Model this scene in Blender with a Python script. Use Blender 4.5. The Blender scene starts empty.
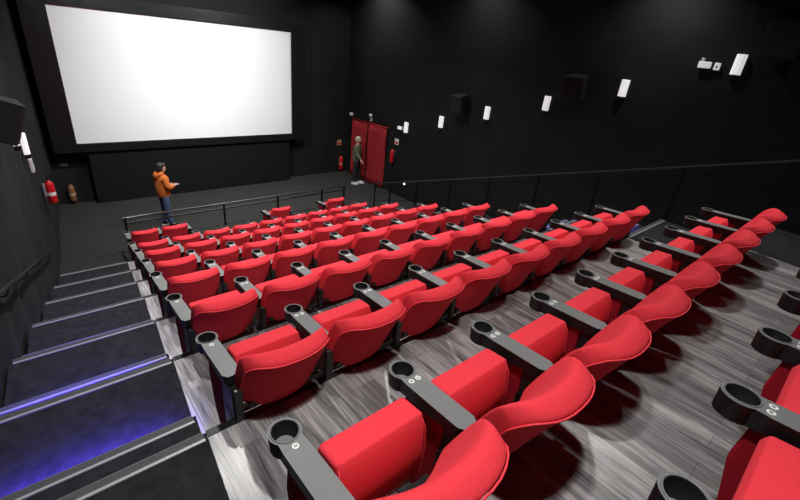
import bpy, bmesh, math, random
from mathutils import Vector, Matrix
random.seed(7)
D = bpy.data
C = bpy.context.scene.collection
sc = bpy.context.scene

# ------------------------------------------------------------------ camera
cd = D.cameras.new('camera')
cd.sensor_width = 36.0
cd.lens = 423.33 / 800 * 36.0
cd.clip_start = 0.05
cam = D.objects.new('camera', cd)
C.objects.link(cam)
RX = Vector((0.75191, -0.65169, 0.09961))
RY = Vector((0.21620, 0.38650, 0.89659))
RZ = Vector((-0.62280, -0.65262, 0.43151))
m = Matrix((RX, RY, RZ)).transposed().to_4x4()
m.translation = Vector((0, 0, 4.79))
cam.matrix_world = m
sc.camera = cam

# ------------------------------------------------------------------ world, exposure, lights
w = D.worlds.new('world')
sc.world = w
w.use_nodes = True
w.node_tree.nodes['Background'].inputs[0].default_value = (0.9, 0.95, 1, 1)
w.node_tree.nodes['Background'].inputs[1].default_value = 0.02
sc.view_settings.view_transform = 'Standard'
sc.view_settings.look = 'None'
sc.view_settings.exposure = 0.0
sc.view_settings.gamma = 1.0
sc.view_settings.use_curve_mapping = False

def area_light(name, loc, power, size, aim=None, col=(1, 1, 1), shape='DISK', size_y=None, spread=180):
    l = D.lights.new(name, 'AREA')
    l.energy = power
    l.shape = shape
    l.size = size
    if size_y:
        l.size_y = size_y
    l.color = col
    l.spread = math.radians(spread)
    o = D.objects.new(name, l)
    C.objects.link(o)
    o.location = loc
    d = (Vector(aim) - Vector(loc)) if aim else Vector((0, 0, -1))
    o.rotation_euler = d.to_track_quat('-Z', 'Y').to_euler()
    return o

CEIL = 6.9
WARM = (1.0, 0.985, 0.96)
DOWN = [  # x, y, power : recessed downlights of the ceiling
    (0.6, 0.6, 56), (5.2, 1.1, 38), (7.4, 1.0, 12),
    (1.4, 4.4, 84), (4.6, 4.4, 94), (9.1, 3.6, 26),
    (2.2, 8.2, 140), (5.6, 8.2, 140), (9.1, 8.0, 22),
    (9.1, 12.2, 42)]
for i, (x, y, p) in enumerate(DOWN):
    area_light('downlight_lamp', (x, y, CEIL - 0.06), p, 0.16, col=WARM, spread=125)
for x in (2.2, 6.2):  # unseen fill lights, added to brighten the screen
    area_light('screen_fill_light', (x, 9.6, CEIL - 0.15), 96, 0.5, aim=(4.3, 13.7, 2.6), col=(0.985, 1.0, 0.99), spread=100)

# ------------------------------------------------------------------ materials
def mat(name, col, rough=0.6, metal=0.0, spec=0.5, emis=None, estr=0.0, bump=None, vary=None, sheen=0):
    """bump=(scale,strength), vary=(scale,amount) : procedural noise on height and tone"""
    mt = D.materials.new(name)
    mt.use_nodes = True
    nt = mt.node_tree
    b = nt.nodes['Principled BSDF']
    b.inputs['Base Color'].default_value = (*col, 1)
    b.inputs['Roughness'].default_value = rough
    b.inputs['Metallic'].default_value = metal
    b.inputs['Specular IOR Level'].default_value = spec
    if sheen:
        b.inputs['Sheen Weight'].default_value = sheen
        b.inputs['Sheen Roughness'].default_value = 0.4
        b.inputs['Sheen Tint'].default_value = (*[min(1, c * 1.2 + .05) for c in col], 1)
    if emis:
        b.inputs['Emission Color'].default_value = (*emis, 1)
        b.inputs['Emission Strength'].default_value = estr
    tc = nt.nodes.new('ShaderNodeTexCoord')
    if vary:
        n = nt.nodes.new('ShaderNodeTexNoise')
        n.inputs['Scale'].default_value = vary[0]
        n.inputs['Detail'].default_value = 6
        nt.links.new(tc.outputs['Object'], n.inputs['Vector'])
        r = nt.nodes.new('ShaderNodeMapRange')
        r.inputs['From Min'].default_value = 0.3
        r.inputs['From Max'].default_value = 0.7
        r.inputs['To Min'].default_value = 1 - vary[1]
        r.inputs['To Max'].default_value = 1 + vary[1]
        nt.links.new(n.outputs['Fac'], r.inputs['Value'])
        v = nt.nodes.new('ShaderNodeVectorMath')
        v.operation = 'SCALE'
        v.inputs[0].default_value = col
        nt.links.new(r.outputs['Result'], v.inputs['Scale'])
        nt.links.new(v.outputs['Vector'], b.inputs['Base Color'])
    if bump:
        n = nt.nodes.new('ShaderNodeTexNoise')
        n.inputs['Scale'].default_value = bump[0]
        n.inputs['Detail'].default_value = 4
        nt.links.new(tc.outputs['Object'], n.inputs['Vector'])
        bp = nt.nodes.new('ShaderNodeBump')
        bp.inputs['Strength'].default_value = bump[1]
        bp.inputs['Distance'].default_value = 0.01
        nt.links.new(n.outputs['Fac'], bp.inputs['Height'])
        nt.links.new(bp.outputs['Normal'], b.inputs['Normal'])
    return mt

def wood_material():
    mt = D.materials.new('grey_wood_planks')
    mt.use_nodes = True
    nt = mt.node_tree
    N, L = nt.nodes, nt.links
    b = N['Principled BSDF']
    tc = N.new('ShaderNodeTexCoord')
    sep = N.new('ShaderNodeSeparateXYZ'); L.new(tc.outputs['Object'], sep.inputs[0])
    com = N.new('ShaderNodeCombineXYZ')
    L.new(sep.outputs['Y'], com.inputs['X']); L.new(sep.outputs['X'], com.inputs['Y'])
    br = N.new('ShaderNodeTexBrick')
    br.inputs['Scale'].default_value = 1.0
    br.inputs['Brick Width'].default_value = 0.95
    br.inputs['Row Height'].default_value = 0.125
    br.inputs['Mortar Size'].default_value = 0.0012
    br.inputs['Mortar Smooth'].default_value = 0.2
    br.offset = 0.37
    br.inputs['Color1'].default_value = (0.0, 0, 0, 1)
    br.inputs['Color2'].default_value = (1, 1, 1, 1)
    br.inputs['Mortar'].default_value = (0, 0, 0, 1)
    L.new(com.outputs[0], br.inputs['Vector'])
    # grain: noise stretched along the planks
    mp = N.new('ShaderNodeMapping'); mp.inputs['Scale'].default_value = (46, 2.6, 1)
    L.new(tc.outputs['Object'], mp.inputs['Vector'])
    n1 = N.new('ShaderNodeTexNoise'); n1.inputs['Scale'].default_value = 1.0; n1.inputs['Detail'].default_value = 8
    n1.inputs['Roughness'].default_value = 0.62; n1.inputs['Distortion'].default_value = 0.6
    L.new(mp.outputs[0], n1.inputs['Vector'])
    mp2 = N.new('ShaderNodeMapping'); mp2.inputs['Scale'].default_value = (11, 1.3, 1)
    L.new(tc.outputs['Object'], mp2.inputs['Vector'])
    n2 = N.new('ShaderNodeTexNoise'); n2.inputs['Scale'].default_value = 1.0; n2.inputs['Detail'].default_value = 5
    L.new(mp2.outputs[0], n2.inputs['Vector'])
    a = N.new('ShaderNodeMath'); a.operation = 'MULTIPLY_ADD'
    L.new(n1.outputs['Fac'], a.inputs[0]); a.inputs[1].default_value = 0.75; 
    s2 = N.new('ShaderNodeMath'); s2.operation = 'MULTIPLY'; s2.inputs[1].default_value = 0.45
    L.new(n2.outputs['Fac'], s2.inputs[0]); L.new(s2.outputs[0], a.inputs[2])
    sb = N.new('ShaderNodeSeparateColor'); L.new(br.outputs['Color'], sb.inputs[0])
    c = N.new('ShaderNodeMath'); c.operation = 'MULTIPLY_ADD'; c.inputs[1].default_value = 0.12
    L.new(sb.outputs[0], c.inputs[0]); L.new(a.outputs[0], c.inputs[2])
    cr = N.new('ShaderNodeValToRGB')
    e = cr.color_ramp.elements
    e[0].position = 0.42; e[0].color = (0.05, 0.046, 0.046, 1)
    e[1].position = 0.86; e[1].color = (0.52, 0.51, 0.51, 1)
    k = cr.color_ramp.elements.new(0.62); k.color = (0.19, 0.183, 0.186, 1)
    L.new(c.outputs[0], cr.inputs['Fac'])
    mx = N.new('ShaderNodeMix'); mx.data_type = 'RGBA'
    L.new(br.outputs['Fac'], mx.inputs['Factor']); L.new(cr.outputs['Color'], mx.inputs['A'])
    mx.inputs['B'].default_value = (0.05, 0.05, 0.05, 1)
    L.new(mx.outputs['Result'], b.inputs['Base Color'])
    b.inputs['Roughness'].default_value = 0.30
    b.inputs['Specular IOR Level'].default_value = 0.5
    bp = N.new('ShaderNodeBump'); bp.inputs['Strength'].default_value = 0.15; bp.inputs['Distance'].default_value = 0.004
    L.new(n1.outputs['Fac'], bp.inputs['Height']); L.new(bp.outputs['Normal'], b.inputs['Normal'])
    return mt

M = dict(
    wall=mat('black_wall_paint', (0.0095, 0.0098, 0.0098), 0.75, spec=0.25, vary=(1.2, 0.25), bump=(8, 0.3)),
    wallL=mat('charcoal_acoustic_cloth', (0.026, 0.027, 0.028), 0.95, spec=0.1, vary=(3, 0.25), bump=(60, 0.3)),
    ceil=mat('black_ceiling', (0.004, 0.004, 0.004), 0.9, spec=0.1),
    carpet=mat('dark_carpet', (0.036, 0.036, 0.035), 0.95, spec=0.05, vary=(25, 0.35), bump=(300, 0.6)),
    stair=mat('stair_carpet', (0.022, 0.021, 0.024), 0.9, spec=0.1, vary=(14, 0.3), bump=(260, 0.6)),
    riser=mat('black_edge_trim', (0.006, 0.006, 0.006), 0.5),
    wood=wood_material(),
    alu=mat('ribbed_aluminium_nosing', (0.36, 0.36, 0.36), 0.45, metal=0.2),
    led=mat('blue_led_strip', (0.1, 0.1, 0.5), 0.5, emis=(0.10, 0.06, 1.0), estr=2.0),
    screen=mat('white_projection_screen', (0.815, 0.83, 0.84), 0.9, spec=0.1),
    mask=mat('black_vinyl_masking', (0.0065, 0.0085, 0.0085), 0.38, spec=0.3, bump=(3, 1.0)),
    box=mat('black_stage_panel', (0.006, 0.006, 0.006), 0.7, spec=0.2),
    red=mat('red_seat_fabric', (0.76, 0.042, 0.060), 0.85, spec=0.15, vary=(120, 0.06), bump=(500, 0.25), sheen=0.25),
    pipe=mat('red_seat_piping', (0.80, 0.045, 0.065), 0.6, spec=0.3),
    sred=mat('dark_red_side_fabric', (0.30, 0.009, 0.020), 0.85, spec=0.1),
    arm=mat('grey_plastic_armrest', (0.155, 0.16, 0.16), 0.42, spec=0.5, vary=(30, 0.05), bump=(400, 0.1)),
    blk=mat('black_plastic', (0.010, 0.010, 0.011), 0.4, spec=0.4),
    steel=mat('black_steel', (0.012, 0.012, 0.012), 0.35, spec=0.6, metal=0.0),
    metal=mat('galvanised_bracket', (0.55, 0.55, 0.55), 0.4, metal=0.5),
    disc=mat('white_number_disc', (0.75, 0.75, 0.73), 0.4),
    ink=mat('dark_print', (0.03, 0.03, 0.03), 0.6),
    rail=mat('painted_black_rail', (0.022, 0.023, 0.023), 0.25, spec=0.7),
    post=mat('matt_black_post', (0.004, 0.004, 0.004), 0.8, spec=0.1),
    sconce=mat('white_wall_lamp', (0.85, 0.85, 0.85), 0.5, emis=(1, 1, 1), estr=0.55),
    glow_housing=mat('glowing_white_housing', (0.8, 0.8, 0.8), 0.5, emis=(1, 1, 1), estr=0.32),  # glow added to lift both boxes; the call box is no lamp
    white=mat('white_plastic', (0.8, 0.8, 0.8), 0.5),
    grille=mat('speaker_grille', (0.012, 0.012, 0.013), 0.6, spec=0.4, bump=(300, 0.8)),
    cab=mat('speaker_cabinet', (0.016, 0.016, 0.017), 0.5, spec=0.4),
    fred=mat('extinguisher_red', (0.62, 0.012, 0.018), 0.3),
    curt=mat('red_velvet_curtain', (0.34, 0.012, 0.018), 0.9, sheen=0.3, vary=(6, 0.2)),
    skin=mat('skin', (0.62, 0.36, 0.26), 0.55, spec=0.3),
    orange=mat('orange_sweatshirt', (0.55, 0.14, 0.02), 0.9, vary=(20, 0.15), bump=(40, 0.5)),
    jeans=mat('blue_jeans', (0.045, 0.07, 0.14), 0.9, vary=(15, 0.3)),
    olive=mat('olive_jacket', (0.10, 0.105, 0.065), 0.9, vary=(12, 0.3)),
    black_cloth=mat('black_cloth', (0.012, 0.012, 0.014), 0.9),
    hair=mat('dark_hair', (0.012, 0.012, 0.014), 0.6),
    grey_hair=mat('light_cap', (0.5, 0.44, 0.38), 0.8),
    tan=mat('tan_label', (0.45, 0.30, 0.16), 0.6),
    brown=mat('dull_brown_red', (0.22, 0.09, 0.04), 0.5),
    alud=mat('dark_ribbed_insert', (0.085, 0.085, 0.09), 0.6),
    dot=mat('white_led_dot', (0.9, 0.9, 0.9), 0.5, emis=(1, 1, 1), estr=4.0),
)

# ------------------------------------------------------------------ helpers
def link(name, bm, material, parent=None, smooth=False, bevel=0, recalc=True):
    if recalc:
        bmesh.ops.recalc_face_normals(bm, faces=bm.faces)
    me = D.meshes.new(name)
    bm.to_mesh(me); bm.free()
    if material is not None:
        for q in (material if isinstance(material, list) else [material]):
            me.materials.append(q)
    if smooth:
        for p in me.polygons:
            p.use_smooth = True
    o = D.objects.new(name, me)
    C.objects.link(o)
    if parent is not None:
        o.parent = parent
    if bevel:
        md = o.modifiers.new('bevel', 'BEVEL'); md.width = bevel; md.segments = 3; md.limit_method = 'ANGLE'
        md.harden_normals = False
    return o

def thing(name, label, cat, loc=(0, 0, 0), rz=0, group=None):
    o = D.objects.new(name, None); C.objects.link(o)
    o.empty_display_size = 0.1
    o.location = loc; o.rotation_euler = (0, 0, rz)
    o['label'] = label; o['category'] = cat
    if group: o['group'] = group
    return o

def tag(o, label, cat, group=None):
    o['label'] = label; o['category'] = cat
    if group: o['group'] = group
    return o

def struct(name, bm, m, parent=None, **k):
    o = link(name, bm, m, parent, **k)
    if parent is None:
        o['kind'] = 'structure'
    return o

def box(bm, lo, hi, mi=0):
    v = [bm.verts.new((x, y, z)) for x in (lo[0], hi[0]) for y in (lo[1], hi[1]) for z in (lo[2], hi[2])]
    for f in ((0, 1, 3, 2), (4, 6, 7, 5), (0, 4, 5, 1), (2, 3, 7, 6), (0, 2, 6, 4), (1, 5, 7, 3)):
        bm.faces.new([v[i] for i in f]).material_index = mi
    return v

def prism(bm, pts, z0, z1, mi=0):
    a = [bm.verts.new((p[0], p[1], z0)) for p in pts]
    b = [bm.verts.new((p[0], p[1], z1)) for p in pts]
    n = len(pts)
    bm.faces.new(a[::-1]).material_index = mi
    bm.faces.new(b).material_index = mi
    for i in range(n):
        bm.faces.new((a[i], a[(i + 1) % n], b[(i + 1) % n], b[i])).material_index = mi

def tube(bm, pts, r, n=8, closed=False):
    pts = [Vector(p) for p in pts]
    rings = []
    N = len(pts)
    up0 = None
    for i, p in enumerate(pts):
        if closed:
            t = pts[(i + 1) % N] - pts[i - 1]
        else:
            t = pts[min(i + 1, N - 1)] - pts[max(i - 1, 0)]
        t.normalize()
        if up0 is None:
            up0 = Vector((0, 0, 1)) if abs(t.z) < .9 else Vector((0, 1, 0))
        s = t.cross(up0).normalized(); u = s.cross(t).normalized(); up0 = u
        rings.append([bm.verts.new(p + (s * math.cos(a) + u * math.sin(a)) * r) for a in [2 * math.pi * k / n for k in range(n)]])
    for i in range(N if closed else N - 1):
        A, B = rings[i], rings[(i + 1) % N]
        for k in range(n):
            bm.faces.new((A[k], A[(k + 1) % n], B[(k + 1) % n], B[k]))
    if not closed:
        bm.faces.new(rings[0][::-1]); bm.faces.new(rings[-1])

def lathe(bm, prof, c=(0, 0, 0), n=20, cap=True):
    rings = []
    for r, z in prof:
        rings.append([bm.verts.new((c[0] + r * math.cos(2 * math.pi * k / n), c[1] + r * math.sin(2 * math.pi * k / n), c[2] + z)) for k in range(n)])
    for A, B in zip(rings, rings[1:]):
        for k in range(n):
            bm.faces.new((A[k], A[(k + 1) % n], B[(k + 1) % n], B[k]))
    if cap:
        bm.faces.new(rings[0][::-1]); bm.faces.new(rings[-1])

def copy_tree(o, parent=None):
    c = o.copy(); C.objects.link(c); c.parent = parent
    for ch in o.children:
        copy_tree(ch, c)
    return c

# ------------------------------------------------------------------ room shell
S = 0.0985                                   # the seating block is slightly skewed to the screen wall
xl = lambda y: 0.24 + S * y                  # left edge of the seating platforms
xr = lambda y: 5.46 + S * y                  # right edge of the seating platforms
xw = lambda y: -0.88 + S * y                 # left wall
xs = lambda y: 6.74 + 0.106 * y              # outer edge of the right stairs
FL = [3.24, 2.873, 2.495, 2.108, 1.704, 1.257, 0.837, 0.417, 0.0]    # floor level of each row, near to far
ED = [0.61, 1.74, 2.90, 4.06, 5.24, 6.49, 7.70, 8.93]                # front edge of each platform
YB, YF, XR = -3.2, 14.05, 9.78

bm = bmesh.new(); box(bm, (-2.0, YB - .2, -0.2), (XR + .2, YF + .2, 0.0)); struct('floor', bm, M['carpet'])
bm = bmesh.new(); box(bm, (-2.0, YB - .2, CEIL), (XR + .2, YF + .2, CEIL + .15)); struct('ceiling', bm, M['ceil'])
bm = bmesh.new(); box(bm, (-2.0, YF, 0), (XR + .2, YF + .2, CEIL)); struct('wall_front', bm, M['wall'])
bm = bmesh.new(); box(bm, (-2.0, YB - .2, 0), (XR + .2, YB, CEIL)); struct('wall_back', bm, M['wall'])
bm = bmesh.new(); box(bm, (XR, YB, 0), (XR + .2, YF, CEIL)); struct('wall_right', bm, M['wall'])
# left wall: acoustic cloth hung with soft vertical folds
bm = bmesh.new()
n = 420; cols = []
for i in range(n + 1):
    y = YB + (YF - YB) * i / n
    f = 0.014 * math.sin(y * 5.0 + math.sin(y * 2.3) * 2) + 0.004 * math.sin(y * 11 + 1.3 * math.sin(y * 3.1))
    cols.append([bm.verts.new((xw(y) - 0.02 + f, y, z)) for z in (0, CEIL)] + [bm.verts.new((xw(y) - .2, y, z)) for z in (0, CEIL)])
for a, b in zip(cols, cols[1:]):
    bm.faces.new((a[0], b[0], b[1], a[1])); bm.faces.new((a[2], a[3], b[3], b[2]))
    bm.faces.new((a[1], b[1], b[3], a[3])); bm.faces.new((a[0], a[2], b[2], b[0]))
bm.faces.new((cols[0][0], cols[0][1], cols[0][3], cols[0][2])); bm.faces.new((cols[-1][0], cols[-1][2], cols[-1][3], cols[-1][1]))
struct('wall_left', bm, M['wallL'])

# ------------------------------------------------------------------ terraces and stairs
edges_back = [-0.55] + ED[:-1]
for k in range(8):
    y0, y1 = edges_back[k], ED[k]
    bm = bmesh.new()
    prism(bm, [(xl(y0), y0), (xr(y0), y0), (xr(y1), y1), (xl(y1), y1)], 0, FL[k])
    p = struct('seating_platform', bm, M['wood'])
    bm = bmesh.new()
    prism(bm, [(xl(y1), y1 - 0.035), (xr(y1), y1 - 0.035), (xr(y1), y1 + .012), (xl(y1), y1 + .012)], FL[k] - .05, FL[k] + .003)
    link('edge_trim', bm, M['riser'], p)
bm = bmesh.new(); prism(bm, [(xw(YB) + .03, YB), (xs(YB), YB), (xs(-.55), -.55), (xw(-.55) + .03, -.55)], 0, 3.61)
struct('upper_landing', bm, M['wood'])

FRONT_H = 0.12                               # low carpeted platform under the front row
bm = bmesh.new(); prism(bm, [(xl(8.945), 8.945), (6.6, 8.945), (7.12, 10.12), (xl(10.12), 10.12)], 0, FRONT_H)
struct('front_platform', bm, M['carpet'])

def stairs(name, fa, fb, led):
    mids = []
    for k in range(-1, 8):
        top = 3.61 if k < 0 else FL[k]
        yk = -0.55 if k < 0 else ED[k]
        nxt = FL[k + 1]
        if k >= 0:
            yb = (-0.55 if k == 0 else ED[k - 1]) + 0.33
            mids.append((yb, yk, top, k, 'main'))
        mids.append((yk, yk + 0.33, (top + nxt) / 2, k, 'mid'))
    bm = bmesh.new()
    for (a, b, z, k, kind) in mids:
        if z > 0.01:
            prism(bm, [(fa(a), a), (fb(a), a), (fb(b), b), (fa(b), b)], 0, z)
    st = struct(name, bm, M['stair'])
    for (a, b, z, k, kind) in mids:
        if b < -0.2 or z < .01: continue
        bm = bmesh.new()
        # ribbed profile: plate on the tread, lip in front
        prism(bm, [(fa(b) + .02, b - 0.052), (fb(b) - .02, b - 0.052), (fb(b) - .02, b + .010), (fa(b) + .02, b + .010)], z, z + .006, 1)
        prism(bm, [(fa(b) + .02, b - 0.056), (fb(b) - .02, b - 0.056), (fb(b) - .02, b - .040), (fa(b) + .02, b - .040)], z, z + .010, 0)
        prism(bm, [(fa(b) + .02, b + 0.001), (fb(b) - .02, b + 0.001), (fb(b) - .02, b + .010), (fa(b) + .02, b + .010)], z - .03, z)
        for q in range(4):
            yy = b - .036 + q * .011
            prism(bm, [(fa(b) + .02, yy), (fb(b) - .02, yy), (fb(b) - .02, yy + .005), (fa(b) + .02, yy + .005)], z + .006, z + .009, 1)
        nz = link('step_nosing', bm, [M['alu'], M['alud']], st)
        pw = led(k, kind)
        if pw:
            bm = bmesh.new()
            prism(bm, [(fa(b) + .04, b + .001), (fb(b) - .04, b + .001), (fb(b) - .04, b + .009), (fa(b) + .04, b + .009)], z - .042, z - .031)
            link('led_strip', bm, M['led'], nz)
            x0, x1 = fa(b) + .12, fb(b) - .14
            area_light('led_strip_lamp', ((x0 + x1) / 2, b + .02, z - .045), pw, x1 - x0, aim=((x0 + x1) / 2, b + .10, z - .25), spread=125,
                       col=(0.10, 0.06, 1.0), shape='RECTANGLE', size_y=0.012)
    return st

def led_left(k, kind):
    if kind == 'main':
        return {1: 0.3, 2: 15, 3: 14, 4: 7, 5: 4, 6: 3, 7: 3}.get(k, 0)
    return {0: 1, 1: 42, 2: 9, 3: 4, 4: 2, 5: 1.5, 6: 1}.get(k, 0)
def led_right(k, kind):
    return {1: 10, 2: 8, 3: 5, 4: 3}.get(k, 0) if kind == 'main' else 0
stairs('left_stairs', lambda y: xw(y) + .03, xl, led_left)
stairs('right_stairs', xr, xs, led_right)

# ------------------------------------------------------------------ screen wall
bm = bmesh.new(); box(bm, (1.13, 13.72, 1.68), (7.26, 13.76, 4.86))
scr = thing('projection_screen', 'large blank white projection screen in a black frame on the front wall', 'screen', (0, 0, 0))
link('screen_surface', bm, M['screen'], scr)
bm = bmesh.new()
x0, x1, X0, X1, z0, z1, Z0, Z1 = 1.13, 7.26, 0.62, 7.76, 1.68, 4.86, 1.46, 5.16
for lo, hi in (((X0, 13.66, Z0), (x0, 13.80, Z1)), ((x1, 13.66, Z0), (X1, 13.80, Z1)), ((x0, 13.66, Z0), (x1, 13.80, z0)), ((x0, 13.66, z1), (x1, 13.80, Z1))):
    box(bm, lo, hi)
link('masking_frame', bm, M['mask'], scr, bevel=.01)
bm = bmesh.new(); box(bm, (1.33, 13.74, 0.0), (7.18, YF, 1.45)); struct('trim_1', bm, M['box'])

# ------------------------------------------------------------------ cinema seat (origin: floor below its left cup holder line, +Y towards the screen)
HW = 0.28
ARM_Z = 0.65
def arm_outline(cx):
    pts = []
    R, Wd = 0.061, 0.048
    for i in range(21):
        a = math.radians(-42 + (264) * i / 20)
        pts.append((cx + R * math.cos(a), R * math.sin(a)))
    left = [(cx - Wd, -0.085), (cx - Wd, -0.365), (cx - Wd + .018, -0.395)]
    right = [(cx + Wd - .018, -0.395), (cx + Wd, -0.365), (cx + Wd, -0.085)]
    return pts + left + right

def make_arm(parent, cx, discs):
    rad = 0.048; dep = 0.078
    z1 = ARM_Z
    out = arm_outline(cx); n = len(out)
    inn = [(cx + rad * math.cos(2 * math.pi * i / 28), rad * math.sin(2 * math.pi * i / 28)) for i in range(28)]
    bm = bmesh.new()
    def dz(y):                        # the rest falls slightly towards the back
        return z1 + 0.012 * max(0, (-y - .08)) / .3
    ot = [bm.verts.new((p[0], p[1], dz(p[1]))) for p in out]
    it = [bm.verts.new((p[0], p[1], z1)) for p in inn]
    e = [bm.edges.new((ot[i], ot[(i + 1) % n])) for i in range(n)] + [bm.edges.new((it[i], it[(i + 1) % 28])) for i in range(28)]
    bmesh.ops.triangle_fill(bm, edges=e, use_beauty=True)
    ob = [bm.verts.new((cx + (p[0] - cx) * .88, p[1] * .97, z1 - dep + .026 * min(1, max(0, (-p[1] - .03) / .15)))) for p in out]
    for i in range(n):
        f = bm.faces.new((ot[i], ot[(i + 1) % n], ob[(i + 1) % n], ob[i])); f.material_index = 1
    bm.faces.new(ob).material_index = 1  # black sides and underside put shade into the colour; same plastic as the top
    arm = link('armrest', bm, [M['arm'], M['blk']], parent)
    bm = bmesh.new()
    lathe(bm, [(rad, 0.001), (rad - .002, -0.004), (rad - .006, -dep + .012), (0.030, -dep + .008), (0.004, -dep + .010)], (cx, 0, z1), 28, cap=True)
    # open the top
    bm.faces.ensure_lookup_table()
    top = max(bm.faces, key=lambda f: f.calc_center_median().z if len(f.verts) > 20 else -9)
    bm.faces.remove(top)
    link('cup_holder', bm, M['blk'], arm, smooth=True, recalc=False)
    bm = bmesh.new(); lathe(bm, [(0.036, -dep + .0135), (0.036, -dep + .0155)], (cx, 0, z1), 20); link('cup_mat', bm, M['arm'], arm)
    bm = bmesh.new(); tube(bm, [(cx + (rad + .004) * math.cos(2 * math.pi * i / 28), (rad + .004) * math.sin(2 * math.pi * i / 28), z1 + .001) for i in range(28)], .003, 6, True)
    link('cup_rim', bm, M['metal'] if False else M['arm'], arm, smooth=True)
    for i in range(discs):
        dx = 0 if discs == 1 else (-.019 + .038 * i)
        bm = bmesh.new(); lathe(bm, [(.0125, 0), (.0125, .002)], (cx + dx, -.078, z1), 16)
        nd = link('number_disc', bm, M['disc'], arm)
        bm = bmesh.new(); box(bm, (cx + dx - .005, -.083, z1 + .002), (cx + dx - .0015, -.073, z1 + .0026)); box(bm, (cx + dx + .0015, -.083, z1 + .002), (cx + dx + .005, -.073, z1 + .0026))
        link('seat_numeral', bm, M['ink'], nd)
    # standard that carries the armrest
    bm = bmesh.new()
    prof = [(-.27, .10), (-.285, .45), (-.28, .585), (-.10, .590), (-.055, .55), (-.045, .42), (-.09, .20), (-.15, .10)]
    a = [bm.verts.new((cx - .024, y, z)) for y, z in prof]; b = [bm.verts.new((cx + .024, y, z)) for y, z in prof]
    bm.faces.new(a); bm.faces.new(b[::-1])
    for i in range(len(prof)):
        bm.faces.new((a[i], a[(i + 1) % 8], b[(i + 1) % 8], b[i]))
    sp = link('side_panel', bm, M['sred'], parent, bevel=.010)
    bm = bmesh.new(); box(bm, (cx - .020, -.33, 0.012), (cx + .020, -.20, .12)); box(bm, (cx - .02, -.455, .012), (cx + .02, -.425, .60)); box(bm, (cx - .028, -.425, .22), (cx + .028, -.29, .585)); box(bm, (cx - .028, -.43, .36), (cx + .028, -.28, .44))
    link('leg', bm, M['steel'], parent)
    bm = bmesh.new(); box(bm, (cx - .045, -.48, 0), (cx + .045, -.10, .012)); link('foot_plate', bm, M['steel'], parent)
    bm = bmesh.new(); box(bm, (cx + .026, -.30, .30), (cx + .050, -.235, .335)); lathe(bm, [(.012, 0), (.012, .006)], (cx + .03, -.15, .012), 8)
    link('hinge_bracket', bm, M['metal'], parent)
    return arm

def back_profile(u):
    """closed y,z loop of the padded backrest at width position u (-1..1)"""
    a = abs(u)
    drop = 0.050 * max(0, (a - .76) / .24) ** 2.4          # rounded upper corners
    wing = 0.065 * a ** 2.6                                # sides come forward
    rb = 0.055 * (1 - a ** 2.6)                            # bulge of the rear shell
    up = 0.090 * a ** 5.5                                  # rounded lower edge
    th = 1 - .45 * a ** 8
    def lean(z): return -.175 * max(0, (z - .40) / .45) ** 1.25
    crest = 0.872 - drop
    pz = 0.828 - drop * 1.05 + .004 * a
    def F(z, d=0): return (-.362 + wing + lean(z) - d, z)
    def Rr(z, d=0): return (-.435 - rb + wing * .6 + lean(z) + d, z)
    return [F(.435 + up), F(.51 + up * .6), F(.64 - drop * .4), F(crest - .06), F(crest - .018, .006),
            F(crest, .022 * th), F(crest - .004, .052 * th), Rr(pz + .014, .012), Rr(pz),
            Rr(pz - .025, .003), Rr(.64 - drop * .4, .006), Rr(.51 + up * .6, .012), Rr(.435 + up, .020), Rr(.410 + up, .03), F(.405 + up, .02)]

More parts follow.
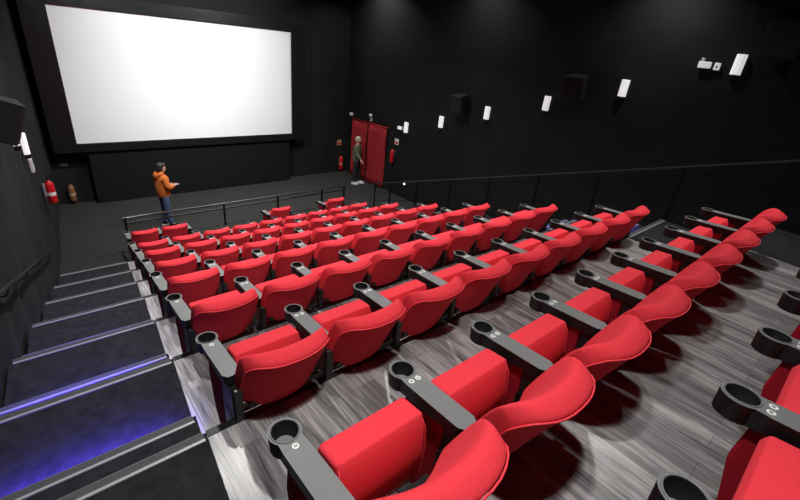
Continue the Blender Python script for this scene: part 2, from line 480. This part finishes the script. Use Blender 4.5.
def make_seat(full_right=False, discs=2):
    r = thing('cinema_seat', 'red cinema seat', 'seat')
    bw = 0.240
    HB = 0.248
    us = [-1, -.985, -.94, -.86, -.74, -.58, -.4, -.2, 0, .2, .4, .58, .74, .86, .94, .985, 1]
    bm = bmesh.new(); rings = []
    for u in us:
        rings.append([bm.verts.new((HB + u * bw, y, z)) for y, z in back_profile(u)])
    L = len(rings[0])
    for A, B in zip(rings, rings[1:]):
        for k in range(L):
            bm.faces.new((A[k], B[k], B[(k + 1) % L], A[(k + 1) % L]))
    bm.faces.new(rings[0]); bm.faces.new(rings[-1][::-1])
    bk = link('backrest', bm, M['red'], r, smooth=True, bevel=0)
    md = bk.modifiers.new('ss', 'SUBSURF'); md.levels = 1; md.render_levels = 1
    bm = bmesh.new()
    path = []
    def pp(u, k):
        y, z = back_profile(u)[k]; return (HB + u * bw, y, z)
    e = 1.0
    path += [pp(-e, k) for k in (12, 11, 10, 9)]
    path = [(x - .001, y - .001, z) for x, y, z in path]
    path += [(x, y - .003, z + .001) for x, y, z in [pp(u, 8) for u in us]]
    path += [(x + .001, y - .001, z) for x, y, z in [pp(e, k) for k in (9, 10, 11, 12)]]
    tube(bm, path, .0042, 6)
    link('piping', bm, M['pipe'], bk, smooth=True)
    # tipped-up seat cushion
    bm = bmesh.new()
    cw = 0.205
    prof = [(-.100, .622), (-.215, .630), (-.235, .59), (-.255, .46), (-.250, .33), (-.225, .27), (-.170, .265), (-.130, .32), (-.095, .48), (-.085, .59)]
    xs_ = [-cw, -cw + .012, -cw * .6, 0, cw * .6, cw - .012, cw]
    rg = []
    for x in xs_:
        edge = abs(x) > cw - .005
        cy, cz = -.165, .45
        rg.append([bm.verts.new((HW + x, cy + (y - cy) * (.86 if edge else 1), cz + (z - cz) * (.95 if edge else 1))) for y, z in prof])
    for A, B in zip(rg, rg[1:]):
        for k in range(10):
            bm.faces.new((A[k], B[k], B[(k + 1) % 10], A[(k + 1) % 10]))
    bm.faces.new(rg[0]); bm.faces.new(rg[-1][::-1])
    cu = link('seat_cushion', bm, M['red'], r, bevel=.018)
    for p in cu.data.polygons: p.use_smooth = True
    bm = bmesh.new()
    tube(bm, [(HW - cw + .012, -.215, .618), (HW - cw + .003, -.238, .57), (HW - cw + .001, -.252, .46), (HW - cw + .006, -.250, .34), (HW - cw + .04, -.232, .275), (HW + cw - .04, -.232, .275), (HW + cw - .006, -.250, .34), (HW + cw - .001, -.252, .46), (HW + cw - .003, -.238, .57), (HW + cw - .012, -.215, .618)], .0035, 6)
    link('piping', bm, M['pipe'], cu, smooth=True)
    bm = bmesh.new()
    box(bm, (.05, -.30, .27), (2 * HW - .05, -.265, .30)); box(bm, (.05, -.455, .45), (2 * HW - .05, -.435, .48))
    link('seat_frame', bm, M['steel'], r)
    make_arm(r, 0.0, discs)
    if full_right:
        make_arm(r, 2 * HW, 1)
    return r

proto = make_seat(False, 2)
proto_first = make_seat(False, 1)
proto_last = make_seat(True, 2)
protos = [proto, proto_first, proto_last]
ORD = ['first', 'second', 'third', 'fourth', 'fifth', 'sixth', 'seventh', 'eighth', 'ninth']
ROWS = [  # x, y of the first cup holder
    (0.465, -0.01), (0.490, 1.0), (0.583, 2.159), (0.684, 3.328), (0.795, 4.54), (0.93, 5.807), (1.045, 7.057), (1.16, 8.307), (1.275, 9.557)]
ROWNAME = ['partial row at the bottom right corner', 'nearest whole row', 'second whole row from the viewer', 'third whole row from the viewer',
           'fourth whole row from the viewer', 'fifth whole row from the viewer', 'third row from the front railing',
           'second row from the front railing', 'front row at the railing']
def place(pr, x, y, z, label):
    o = copy_tree(pr)
    o.location = (x, y, z)
    o['label'] = label
    o['group'] = 'red tip-up seats of the auditorium'
    return o
for k, (x0, y0) in enumerate(ROWS):
    if k < 8:
        for j in range(9):
            if k == 0 and j == 0: continue
            if j == 0: pos, pr = 'leftmost', proto_first
            elif j == 8: pos, pr = 'rightmost', proto_last
            else: pos, pr = ORD[j] + ' from left', proto
            place(pr, x0 + 2 * HW * j, y0, FL[k], 'red seat, ' + pos + ', ' + ROWNAME[k])
    else:
        for x, pr, pos in ((x0, proto_first, 'leftmost of four'), (x0 + .56, proto_last, 'second of four'),
                           (4.24, proto_last, 'third of four, standing alone'), (5.83, proto_last, 'rightmost of four, standing alone')):
            place(pr, x, y0, FRONT_H, 'red seat, ' + pos + ', ' + ROWNAME[k])
for p in protos:
    for c in list(p.children_recursive): D.objects.remove(c)
    D.objects.remove(p)

# ------------------------------------------------------------------ railings
def flat_bar(bm, a, b, w, h):
    a, b = Vector(a), Vector(b)
    t = (b - a).normalized(); s = t.cross(Vector((0, 0, 1))).normalized(); u = s.cross(t)
    vs = []
    for p in (a, b):
        vs.append([bm.verts.new(p + s * sx * w / 2 + u * sz * h / 2) for sx, sz in ((-1, -1), (1, -1), (1, 1), (-1, 1))])
    for k in range(4):
        bm.faces.new((vs[0][k], vs[0][(k + 1) % 4], vs[1][(k + 1) % 4], vs[1][k]))
    bm.faces.new(vs[0][::-1]); bm.faces.new(vs[1])

yR = 10.03
fr = thing('front_railing', 'black steel guard railing in front of the first row of seats', 'railing', (0, 0, 0))
bm = bmesh.new(); flat_bar(bm, (1.30, yR, .90), (7.06, yR, .90), .05, .035); link('top_rail', bm, M['rail'], fr, bevel=.008)
bm = bmesh.new(); flat_bar(bm, (1.34, yR, .78), (7.03, yR, .78), .03, .03); link('lower_rail', bm, M['rail'], fr)
for x in (1.36, 3.46, 4.88, 6.24, 7.0):
    bm = bmesh.new(); box(bm, (x - .02, yR - .02, FRONT_H), (x + .02, yR + .02, .885)); link('post', bm, M['post'], fr)
for a, b in ((1.38, 3.44), (3.48, 4.86), (4.9, 6.22)):
    bm = bmesh.new(); flat_bar(bm, (a, yR, .36), (b, yR, .36), .012, .016); link('knee_rail', bm, M['rail'], fr)

rr = thing('stair_railing', 'long black sloping guard railing beside the right stairs', 'railing', (0, 0, 0))
zr = lambda y: 4.235 - 0.3385 * y + .02
def rp(y, dz=0): return (xs(y) - .02, y, zr(y) + dz)
bm = bmesh.new(); flat_bar(bm, rp(-.6), rp(9.6), .05, .03); link('top_rail', bm, M['rail'], rr, bevel=.008)
bm = bmesh.new(); flat_bar(bm, rp(-.6, -.11), rp(9.5, -.11), .03, .03); link('lower_rail', bm, M['post'], rr)
def level(y):
    for k in range(8):
        if y < ED[k]: return FL[k]
    return 0.0
for y in (9.46, 8.69, 7.51, 6.27, 5.12, 3.98, 2.85, 1.70, .63):
    bm = bmesh.new(); p = rp(y); box(bm, (p[0] - .015, y - .015, level(y)), (p[0] + .015, y + .015, p[2] - .01)); link('post', bm, M['post'], rr)
for dz in (-.32, -.52):
    bm = bmesh.new(); flat_bar(bm, rp(0, dz), rp(9.4, dz), .012, .014); link('knee_rail', bm, M['post'], rr)
lh = thing('wall_handrail', 'round black handrail on brackets along the charcoal left wall', 'handrail', (0, 0, 0))
zl = lambda y: 2.46 - .357 * (y - 4.8)
bm = bmesh.new(); tube(bm, [(xw(y) + .075, y, zl(y)) for y in (-1.0, 9.0)], .02, 12); link('rail_tube', bm, M['rail'], lh, smooth=True)
for y in (1.3, 3.0, 4.6, 5.7, 6.9, 8.2):
    bm = bmesh.new()
    tube(bm, [(xw(y) - .02, y, zl(y) - .09), (xw(y) + .05, y, zl(y) - .09), (xw(y) + .07, y, zl(y) - .06), (xw(y) + .075, y, zl(y) - .015)], .008, 8)
    tube(bm, [(xw(y) - .02, y, zl(y) - .09), (xw(y) - .002, y, zl(y) - .09)], .03, 12)
    link('rail_bracket', bm, M['rail'], lh, smooth=True)

# ------------------------------------------------------------------ wall fittings
def sconce(x, y, z, side, label):
    """white wedge wall lamp; side=-1: on the right wall, facing -X"""
    t = thing('wall_lamp', label, 'lamp', (x, y, z), 0, 'white wall lamps stepping down the side walls')
    s = side
    bm = bmesh.new()
    w_, d0, d1 = .078, .05, .085
    pts = [(0, -w_), (s * d0, -w_), (s * d1, -w_ * .45), (s * d1, w_ * .45), (s * d0, w_), (0, w_)]
    prism(bm, pts, -.165, .165)
    link('lamp_cover', bm, M['sconce'], t, bevel=.006)
    bm = bmesh.new(); box(bm, (min(0, s * .07), -.055, -.235), (max(0, s * .07), .055, -.165)); link('lamp_base', bm, M['blk'], t)
    return t
rt = [(2.22, 5.09, 'nearest, high at the upper right'), (4.03, 4.47, 'between the large speaker and the emergency lights'), (5.71, 3.91, 'just left of the large middle speaker'),
      (7.41, 3.40, 'right of the small far speaker'), (9.05, 2.86, 'left of the small far speaker')]
for y, z, d in rt:
    sconce(XR, y, z, -1, 'white wall lamp on the right wall, ' + d)
sconce(XR, 10.58, 2.40, -1, 'white wall lamp on the right wall beside the exit box near the curtain')
for y, z, d in ((8.2, 3.12, 'partly hidden behind the speaker'), (9.15, 2.76, 'clear of the speaker')):
    sconce(xw(y) + .005, y, z, 1, 'white wall lamp on the left wall, ' + d)

t = thing('junction_box', 'slim white box low on the left wall under the wall lamps, above the red extinguisher', 'box', (xw(9.6) - .005, 9.6, 2.28), math.radians(-5.6))
bm = bmesh.new(); box(bm, (0, -.04, -.12), (.05, .04, .12)); link('housing', bm, M['white'], t, bevel=.008)
bm = bmesh.new(); box(bm, (.05, -.03, -.09), (.056, .03, .02)); link('cover_plate', bm, M['disc'], t)

def speaker(name, loc, rz, size, tilt, label):
    t = thing(name, label, 'speaker', loc, rz)
    wd, dp, ht = size
    R = Matrix.Rotation(tilt, 4, 'Y')
    def put(bm): bmesh.ops.transform(bm, matrix=Matrix.Translation((-.10 - dp / 2, 0, 0)) @ R, verts=bm.verts)
    bm = bmesh.new(); 
    a = [(-dp / 2, -wd / 2), (-dp / 2, wd / 2), (dp / 2, wd * .36), (dp / 2, -wd * .36)]
    prism(bm, a, -ht / 2, ht / 2); put(bm); link('cabinet', bm, M['cab'], t, bevel=.012)
    bm = bmesh.new(); box(bm, (-dp / 2 - .014, -wd / 2 + .02, -ht / 2 + .02), (-dp / 2 - .001, wd / 2 - .02, ht / 2 - .02)); put(bm); link('speaker_grille', bm, M['grille'], t, bevel=.004)
    bm = bmesh.new(); box(bm, (-.02, -.07, -.16), (0, .07, .10)); tube(bm, [(-.01, 0, -.08), (-.10, 0, -.10), (-.10 - dp * .5, 0, -ht * .42)], .018, 8); link('wall_bracket', bm, M['steel'], t)
    return t
speaker('wall_speaker', (XR, 8.20, 3.52), math.radians(-8), (.50, .30, .46), math.radians(-10), 'small black surround speaker on the right wall between two far lamps')
speaker('wall_speaker', (XR, 4.98, 4.36), math.radians(0), (.52, .32, .50), math.radians(-10), 'larger black surround speaker in the middle of the right wall')
speaker('wall_speaker', (XR, 1.70, 5.50), math.radians(0), (.52, .32, .56), math.radians(-10), 'black surround speaker high at the right edge of the picture')
speaker('wall_speaker', (xw(5.95), 5.95, 3.72), math.radians(186), (.42, .24, .42), math.radians(-20), 'black surround speaker on the left wall cut by the left picture edge')

t = thing('emergency_light', 'white emergency light box on the upper right wall, the wider of the pair', 'emergency light', (XR, 2.73, 5.04))
bm = bmesh.new(); box(bm, (-.07, -.10, -.055), (0, .10, .055)); link('housing', bm, M['glow_housing'], t, bevel=.01)
for s in (-1, 1):
    bm = bmesh.new(); box(bm, (-.06, s * .05 - .028, .06), (-.01, s * .05 + .028, .115)); link('spot_head', bm, M['white'] if s > 0 else M['cab'], t, bevel=.01)
t = thing('call_box', 'small white square box with dark button right of the emergency light', 'switch box', (XR, 2.53, 5.03))
bm = bmesh.new(); box(bm, (-.05, -.045, -.06), (0, .045, .06)); link('housing', bm, M['glow_housing'], t, bevel=.008)
bm = bmesh.new(); box(bm, (-.055, -.014, -.02), (-.05, .014, .01)); link('button', bm, M['cab'], t)
t = thing('exit_light_box', 'white box light on the right wall just right of the curtain top', 'exit light', (XR, 10.86, 2.33))
bm = bmesh.new(); box(bm, (-.07, -.11, -.055), (0, .11, .055)); link('housing', bm, M['white'], t, bevel=.01)
bm = bmesh.new(); box(bm, (-.075, -.09, -.035), (-.07, .09, .035)); link('diffuser', bm, M['sconce'], t)
t = thing('motion_sensor', 'small white sensor above the left end of the curtain', 'sensor', (XR, 13.68, 2.30))
bm = bmesh.new(); box(bm, (-.09, -.06, -.055), (0, .06, .055)); link('housing', bm, M['white'], t, bevel=.015)
t = thing('emergency_spotlight', 'small white spotlight on a stem above the middle of the curtain', 'light', (XR, 12.46, 2.40))
bm = bmesh.new(); lathe(bm, [(.03, -.05), (.06, 0), (.06, .05), (.03, .075)], (-.07, 0, .04), 14); link('lamp_head', bm, M['white'], t, smooth=True)
bm = bmesh.new(); box(bm, (-.06, -.018, -.14), (0, .018, -.01)); link('stem', bm, M['white'], t)
bm = bmesh.new(); bmesh.ops.create_icosphere(bm, subdivisions=2, radius=.028)
bmesh.ops.translate(bm, verts=bm.verts, vec=(XR - .025, 10.38, .52))
tag(link('night_light', bm, M['dot'], None, smooth=True), 'tiny bright white night light low on the right wall beyond the railing', 'light')

def extinguisher(loc, rz, label, body, bandm, h=.50, r=.075):
    """+X is away from the wall"""
    t = thing('fire_extinguisher', label, 'fire extinguisher', loc, rz, None)
    cx = r + .03
    bm = bmesh.new(); lathe(bm, [(r * .9, 0), (r, .02), (r, h * .72), (r * .85, h * .82), (r * .35, h * .90), (r * .3, h * .93)], (cx, 0, 0), 20); b = link('cylinder_body', bm, body, t, smooth=True)
    bm = bmesh.new(); lathe(bm, [(r + .001, h * .32), (r + .001, h * .46)], (cx, 0, 0), 20, cap=False); link('body_label', bm, bandm, b, smooth=True)
    bm = bmesh.new(); lathe(bm, [(.02, h * .93), (.02, h * 1.0)], (cx, 0, 0), 10); box(bm, (cx - .02, -.01, h), (cx + .11, .01, h * 1.03)); box(bm, (cx - .02, -.01, h * 1.07), (cx + .09, .01, h * 1.10)); box(bm, (cx - .02, -.01, h), (cx - .008, .01, h * 1.1)); link('valve_handle', bm, M['blk'], t)
    bm = bmesh.new(); tube(bm, [(cx, .02, h * .96), (cx + .01, .09, h * .9), (cx + .01, r + .03, h * .6), (cx, r + .025, h * .25)], .010, 8); link('hose', bm, M['blk'], t, smooth=True)
    bm = bmesh.new(); box(bm, (0, -.03, h * .3), (.03, .03, h * .8)); link('wall_bracket', bm, M['metal'], t)
    return t
def sign(loc, rz, label, a, b):
    t = thing('safety_sign', label, 'sign', loc, rz)
    bm = bmesh.new(); box(bm, (0, -.10, -.10), (.008, .10, .10)); link('sign_plate', bm, a, t)
    bm = bmesh.new(); box(bm, (.008, -.08, -.075), (.0095, .08, .0)); lathe(bm, [(.0, 0), (.001, 0)], (.009, 0, .05), 6, cap=False); link('pictogram', bm, b, t)
    return t
PI = math.pi
extinguisher((XR, 11.06, 1.12), PI, 'red fire extinguisher hanging on the right wall beside the curtain', M['fred'], M['fred'])
sign((XR, 11.0, 1.84), PI, 'small pale safety sign above the extinguisher right of the curtain', M['white'], M['fred'])
extinguisher((9.53, YF, .12), -PI / 2, 'red fire extinguisher with pale label by the far front corner left of the curtain', M['fred'], M['tan'], h=.58)
sign((9.48, YF, 1.16), -PI / 2, 'small dim safety sign on the front wall above the far corner extinguisher', M['tan'], M['fred'])
extinguisher((.80, YF, .10), -PI / 2, 'brownish fire extinguisher with tan label under the left end of the screen', M['brown'], M['tan'], h=.50, r=.08)
sign((.78, YF, 1.12), -PI / 2, 'dim grey safety sign below the lower left corner of the screen', M['cab'], M['arm'])
extinguisher((xw(10.45) + .02, 10.45, 1.28), math.radians(5.6), 'bright red fire extinguisher with white text hanging on the left wall', M['fred'], M['white'], h=.50, r=.075)

# ------------------------------------------------------------------ curtained door
def curtain(y0, y1, z0, z1, amp, label, ph):
    bm = bmesh.new(); n = 90; A = []
    for i in range(n + 1):
        y = y0 + (y1 - y0) * i / n
        s = math.sin((y - y0) * 2 * PI / .155 + ph + .6 * math.sin(y * 5))
        col = []
        for q in range(9):
            z = z0 + (z1 - z0) * q / 8
            x = XR - .07 + amp * s * (1.15 - .5 * q / 8) + .01 * math.sin(z * 3 + y * 7)
            col.append((x, y, z))
        A.append(([bm.verts.new(c) for c in col], [bm.verts.new((c[0] + .012, c[1], c[2])) for c in col]))
    for (a, a2), (b, b2) in zip(A, A[1:]):
        for q in range(8):
            bm.faces.new((a[q], b[q], b[q + 1], a[q + 1])); bm.faces.new((a2[q], a2[q + 1], b2[q + 1], b2[q]))
        bm.faces.new((a[0], a2[0], b2[0], b[0])); bm.faces.new((a[8], b[8], b2[8], a2[8]))
    for a, a2 in (A[0], A[-1]):
        for q in range(8): bm.faces.new((a[q], a[q + 1], a2[q + 1], a2[q]))
    return tag(link('door_curtain', bm, M['curt'], None, smooth=True), label, 'curtain')
curtain(12.62, 13.52, .02, 2.13, .028, 'dark red pleated curtain leaf on the left, behind the standing person', 0)
curtain(11.52, 12.52, .02, 2.16, .022, 'brighter red pleated curtain leaf on the right side of the exit', 1)
bm = bmesh.new(); tube(bm, [(XR - .07, 11.46, 2.215), (XR - .07, 13.58, 2.175)], .012, 8); tube(bm, [(XR, 11.47, 2.215), (XR - .07, 11.47, 2.215)], .01, 6); tube(bm, [(XR, 13.57, 2.175), (XR - .07, 13.57, 2.175)], .01, 6)
tag(link('curtain_rod', bm, M['fred'], None, smooth=True), 'thin red curtain rod across the exit doorway', 'curtain rod')

# ------------------------------------------------------------------ people
def skinned(chains, name, material, parent, sub=1, extra=None, voxel=None):
    """chains: list of lists of (x,y,z,rx,ry); equal coordinates share a vertex"""
    me = D.meshes.new(name + '_tmp'); vs = []; es = []; rad = []; key = {}
    for ch in chains:
        prev = None
        for p in ch:
            kx = tuple(round(c, 4) for c in p[:3])
            if kx not in key:
                key[kx] = len(vs); vs.append(p[:3]); rad.append((p[3], p[4] if len(p) > 4 else p[3]))
            if prev is not None and prev != key[kx] and (prev, key[kx]) not in es: es.append((prev, key[kx]))
            prev = key[kx]
    me.from_pydata(vs, es, [])
    o = D.objects.new(name + '_tmp', me); C.objects.link(o)
    o.modifiers.new('skin', 'SKIN')
    if not me.skin_vertices:
        bpy.context.view_layer.objects.active = o
        bpy.ops.mesh.customdata_skin_add()
    for i, r in enumerate(rad):
        me.skin_vertices[0].data[i].radius = r
    me.skin_vertices[0].data[0].use_root = True
    s = o.modifiers.new('ss', 'SUBSURF'); s.levels = sub; s.render_levels = sub
    bpy.context.view_layer.update()
    dg = bpy.context.evaluated_depsgraph_get()
    m2 = D.meshes.new_from_object(o.evaluated_get(dg))
    bm = bmesh.new(); bm.from_mesh(m2)
    D.objects.remove(o); D.meshes.remove(m2)
    if extra: extra(bm)
    r = link(name, bm, material, parent, smooth=True)
    if voxel:
        md = r.modifiers.new('rm', 'REMESH'); md.mode = 'VOXEL'; md.voxel_size = voxel; md.use_smooth_shade = True
        sm = r.modifiers.new('sm', 'SMOOTH'); sm.iterations = 2
    return r

def ell(bm, c, r, rot=None, seg=16):
    t = bmesh.ops.create_uvsphere(bm, u_segments=seg, v_segments=seg // 2 + 2, radius=1)
    mt = Matrix.Translation(c) @ (rot or Matrix()) @ Matrix.Diagonal((*r, 1))
    bmesh.ops.transform(bm, matrix=mt, verts=t['verts'])

def hand(w, d, side, spread=1.0, curl=.5):
    """finger chains from wrist w in direction d (unit); side = sideways unit vector"""
    w, d, side = Vector(w), Vector(d).normalized(), Vector(side).normalized()
    nrm = d.cross(side).normalized()
    ch = []
    palm = w + d * .055
    ch.append([(*w, .024, .020), (*palm, .036, .016)])
    for i, (off, ln) in enumerate(((-.030, .062), (-.010, .075), (.010, .070), (.029, .055))):
        a = palm + side * off * .9
        b = a + d * .035
        c = b + d * ln * .5 - nrm * ln * .25 * curl
        e = c + d * ln * .35 - nrm * ln * .45 * curl
        ch.append([(*palm, .036, .016), (*b, .0085, .0085), (*c, .008, .008), (*e, .007, .007)])
    b = w + d * .02 - side * .035
    c = b + d * .035 - side * .02
    ch.append([(*w, .024, .020), (*b, .011, .011), (*c, .009, .009), (*(c + d * .025 - nrm * .008), .008, .008)])
    return ch

def person(loc, rz, label, H, P, mats, hairfn):
    """figure faces local +Y"""
    t = thing('person', label, 'person', loc, rz)
    chains = []
    pel = (0, 0, .93, .12, .10)
    chains.append([pel, (0, .01, 1.08, .115, .09), (0, .01, 1.25, .13, .10), (0, 0, 1.39, .11, .08), (0, 0, 1.47, .052, .052), (0, .02, 1.54, .050, .050)])
    for s in (-1, 1):
        hp = (s * .09, 0, .88, .085, .085); kn = P['knee'][s]; an = P['ankle'][s]
        chains.append([pel, hp, (*kn, .058), (*an, .042), (an[0] * 1.05, an[1] + .11, .045, .035, .03)])
        el, wr = P['elbow'][s], P['wrist'][s]
        chains.append([(0, 0, 1.39, .11, .08), (s * .165, -.005, 1.39, .055), (*el, .040), (*wr, .026)])
        d = Vector(P['hdir'][s]).normalized()
        sd = Vector(P['hside'][s])
        chains += hand(wr, d, sd, curl=P.get('curl', .5))
    hd = Matrix.Translation((0, .02, 1.60)) @ Matrix.Scale(P.get('hs', 1.08), 4) @ Matrix.Rotation(P.get('turn', 0), 4, 'Z') @ Matrix.Rotation(P.get('nod', 0), 4, 'X')
    def head(bm):
        def e(c, r): ell(bm, hd @ Vector(c), r, hd.to_3x3().to_4x4())
        e((0, 0, .025), (.078, .095, .100)); e((0, .03, -.04), (.058, .065, .065))
        e((0, .098, -.008), (.013, .020, .022))          # nose
        e((0, .085, -.045), (.024, .014, .010))          # mouth
        for s in (-1, 1):
            e((s * .078, -.005, 0), (.012, .022, .032))  # ears
            e((s * .03, .088, .018), (.016, .010, .008)) # brow / eye sockets
    body = skinned(chains, 'body', mats['skin'], t, 1, head, .010)
    bm = bmesh.new()
    for s in (-1, 1): ell(bm, hd @ Vector((s * .030, .092, .008)), (.011, .008, .006), hd.to_3x3().to_4x4(), 10)
    link('eyes', bm, M['hair'], t, smooth=True)
    hairfn(t, hd)
    # clothes
    top = []
    top.append([(0, 0, .82, *P['hem']), (0, 0, .90, *P['hem']), (0, -.01, 1.02, .205, .185), (0, -.01, 1.22, .205, .180), (0, -.01, 1.37, .165, .135), (0, 0, 1.46, .075, .07)])
    for s in (-1, 1):
        el, wr = P['elbow'][s], P['wrist'][s]
        wv = Vector(el).lerp(Vector(wr), .93)
        top.append([(0, -.01, 1.37, .165, .135), (s * .190, -.005, 1.365, .092), (*el, .080), (*wv, .052)])
    skinned(top, P['topname'], mats['top'], t, 2)
    leg = []
    for s in (-1, 1):
        kn, an = P['knee'][s], P['ankle'][s]
        leg.append([(0, 0, 1.00, .115, .10), (0, 0, .90, .105, .105), (s * .09, 0, .80, .100, .115), (*kn, .088), (an[0], an[1], .13, .070), (an[0], an[1], .09, .068)])
    skinned(leg, 'trousers', mats['bottom'], t, 2)
    for s in (-1, 1):
        an = P['ankle'][s]
        bm = bmesh.new()
        ell(bm, (an[0], an[1] + .06, .048), (.048, .135, .045)); ell(bm, (an[0], an[1] - .01, .075), (.045, .06, .055))
        sh = link('shoe', bm, mats['shoe'], t, smooth=True)
        md = sh.modifiers.new('rm', 'REMESH'); md.mode = 'VOXEL'; md.voxel_size = .012; md.use_smooth_shade = True
        bm = bmesh.new(); prism(bm, [(an[0] + .05 * math.cos(a), an[1] + .05 + .14 * math.sin(a)) for a in [2 * PI * i / 16 for i in range(16)]], 0, .022); link('sole', bm, M['white'], sh)
    return t

def hair_dark(t, hd):
    bm = bmesh.new()
    def e(c, r): ell(bm, hd @ Vector(c), r, hd.to_3x3().to_4x4())
    e((0, -.018, .052), (.090, .098, .088)); e((0, -.055, -.005), (.082, .060, .085)); e((0, .045, .100), (.070, .055, .035))
    for s in (-1, 1): e((s * .072, -.02, .005), (.020, .045, .055))
    h = link('hair', bm, M['hair'], t, smooth=True)
    md = h.modifiers.new('rm', 'REMESH'); md.mode = 'VOXEL'; md.voxel_size = .012; md.use_smooth_shade = True
    # folded hood on the shoulders
    bm = bmesh.new()
    pts = [(.095 * math.sin(a), -.045 - .085 * math.cos(a), 1.475 - .02 * math.cos(a)) for a in [math.radians(-125 + 250 * i / 14) for i in range(15)]]
    tube(bm, pts, .048, 10); ell(bm, (0, -.13, 1.42), (.10, .06, .085))
    hh = link('hood', bm, M['orange'], t, smooth=True)
    md = hh.modifiers.new('rm', 'REMESH'); md.mode = 'VOXEL'; md.voxel_size = .014; md.use_smooth_shade = True
def hair_light(t, hd):
    bm = bmesh.new()
    def e(c, r): ell(bm, hd @ Vector(c), r, hd.to_3x3().to_4x4())
    e((0, -.012, .060), (.086, .096, .080)); e((0, -.05, .01), (.078, .058, .075))
    h = link('hair', bm, M['grey_hair'], t, smooth=True)
    md = h.modifiers.new('rm', 'REMESH'); md.mode = 'VOXEL'; md.voxel_size = .012; md.use_smooth_shade = True
    bm = bmesh.new()
    def f(c, r): ell(bm, hd @ Vector(c), r, hd.to_3x3().to_4x4())
    f((0, .055, -.045), (.060, .055, .048))
    link('face_mask', bm, M['black_cloth'], t, smooth=True)

P1 = dict(knee={-1: (-.10, .02, .49), 1: (.10, .0, .49)}, ankle={-1: (-.11, -.02, .09), 1: (.11, .05, .09)},
          elbow={-1: (-.25, .02, 1.12), 1: (.25, .02, 1.12)}, wrist={-1: (-.09, .24, 1.10), 1: (.08, .25, 1.11)},
          hdir={-1: (.55, .8, .1), 1: (-.5, .85, .1)}, hside={-1: (0, .1, -1), 1: (0, .1, -1)}, curl=.9,
          hem=(.180, .165), topname='hooded_sweatshirt', turn=math.radians(-12), nod=math.radians(-6))
person((2.47, 11.38, 0), math.radians(-78), 'person in an orange hooded sweatshirt and jeans standing before the screen, hands together', 1.7, P1,
       dict(skin=M['skin'], top=M['orange'], bottom=M['jeans'], shoe=M['blk']), hair_dark).scale = (.95, .95, .95)
ph = thing('smartphone', 'small pale phone held in the hands of the person in orange', 'phone', (2.50, 11.38, 1.07), math.radians(-78))
bm = bmesh.new(); box(bm, (-.04, .31, -.012), (.035, .375, -.002)); link('phone_body', bm, M['disc'], ph, bevel=.003)
bm = bmesh.new(); box(bm, (-.034, .315, -.002), (.029, .370, 0)); link('phone_display', bm, M['blk'], ph)
P2 = dict(knee={-1: (-.10, .06, .49), 1: (.10, -.02, .49)}, ankle={-1: (-.11, .10, .09), 1: (.12, -.06, .09)},
          elbow={-1: (-.23, -.03, 1.13), 1: (.24, .06, 1.13)}, wrist={-1: (-.24, .06, .90), 1: (.30, .24, .97)},
          hdir={-1: (0, .15, -1), 1: (.2, .5, -.8)}, hside={-1: (0, 1, 0), 1: (0, 1, .3)}, curl=.5,
          hem=(.180, .155), topname='jacket', turn=math.radians(10), nod=math.radians(-4))
person((9.20, 12.45, 0), math.radians(-140), 'person in an olive jacket, dark trousers and face mask standing beside the red curtain', 1.65, P2,
       dict(skin=M['skin'], top=M['olive'], bottom=M['black_cloth'], shoe=M['disc']), hair_light)
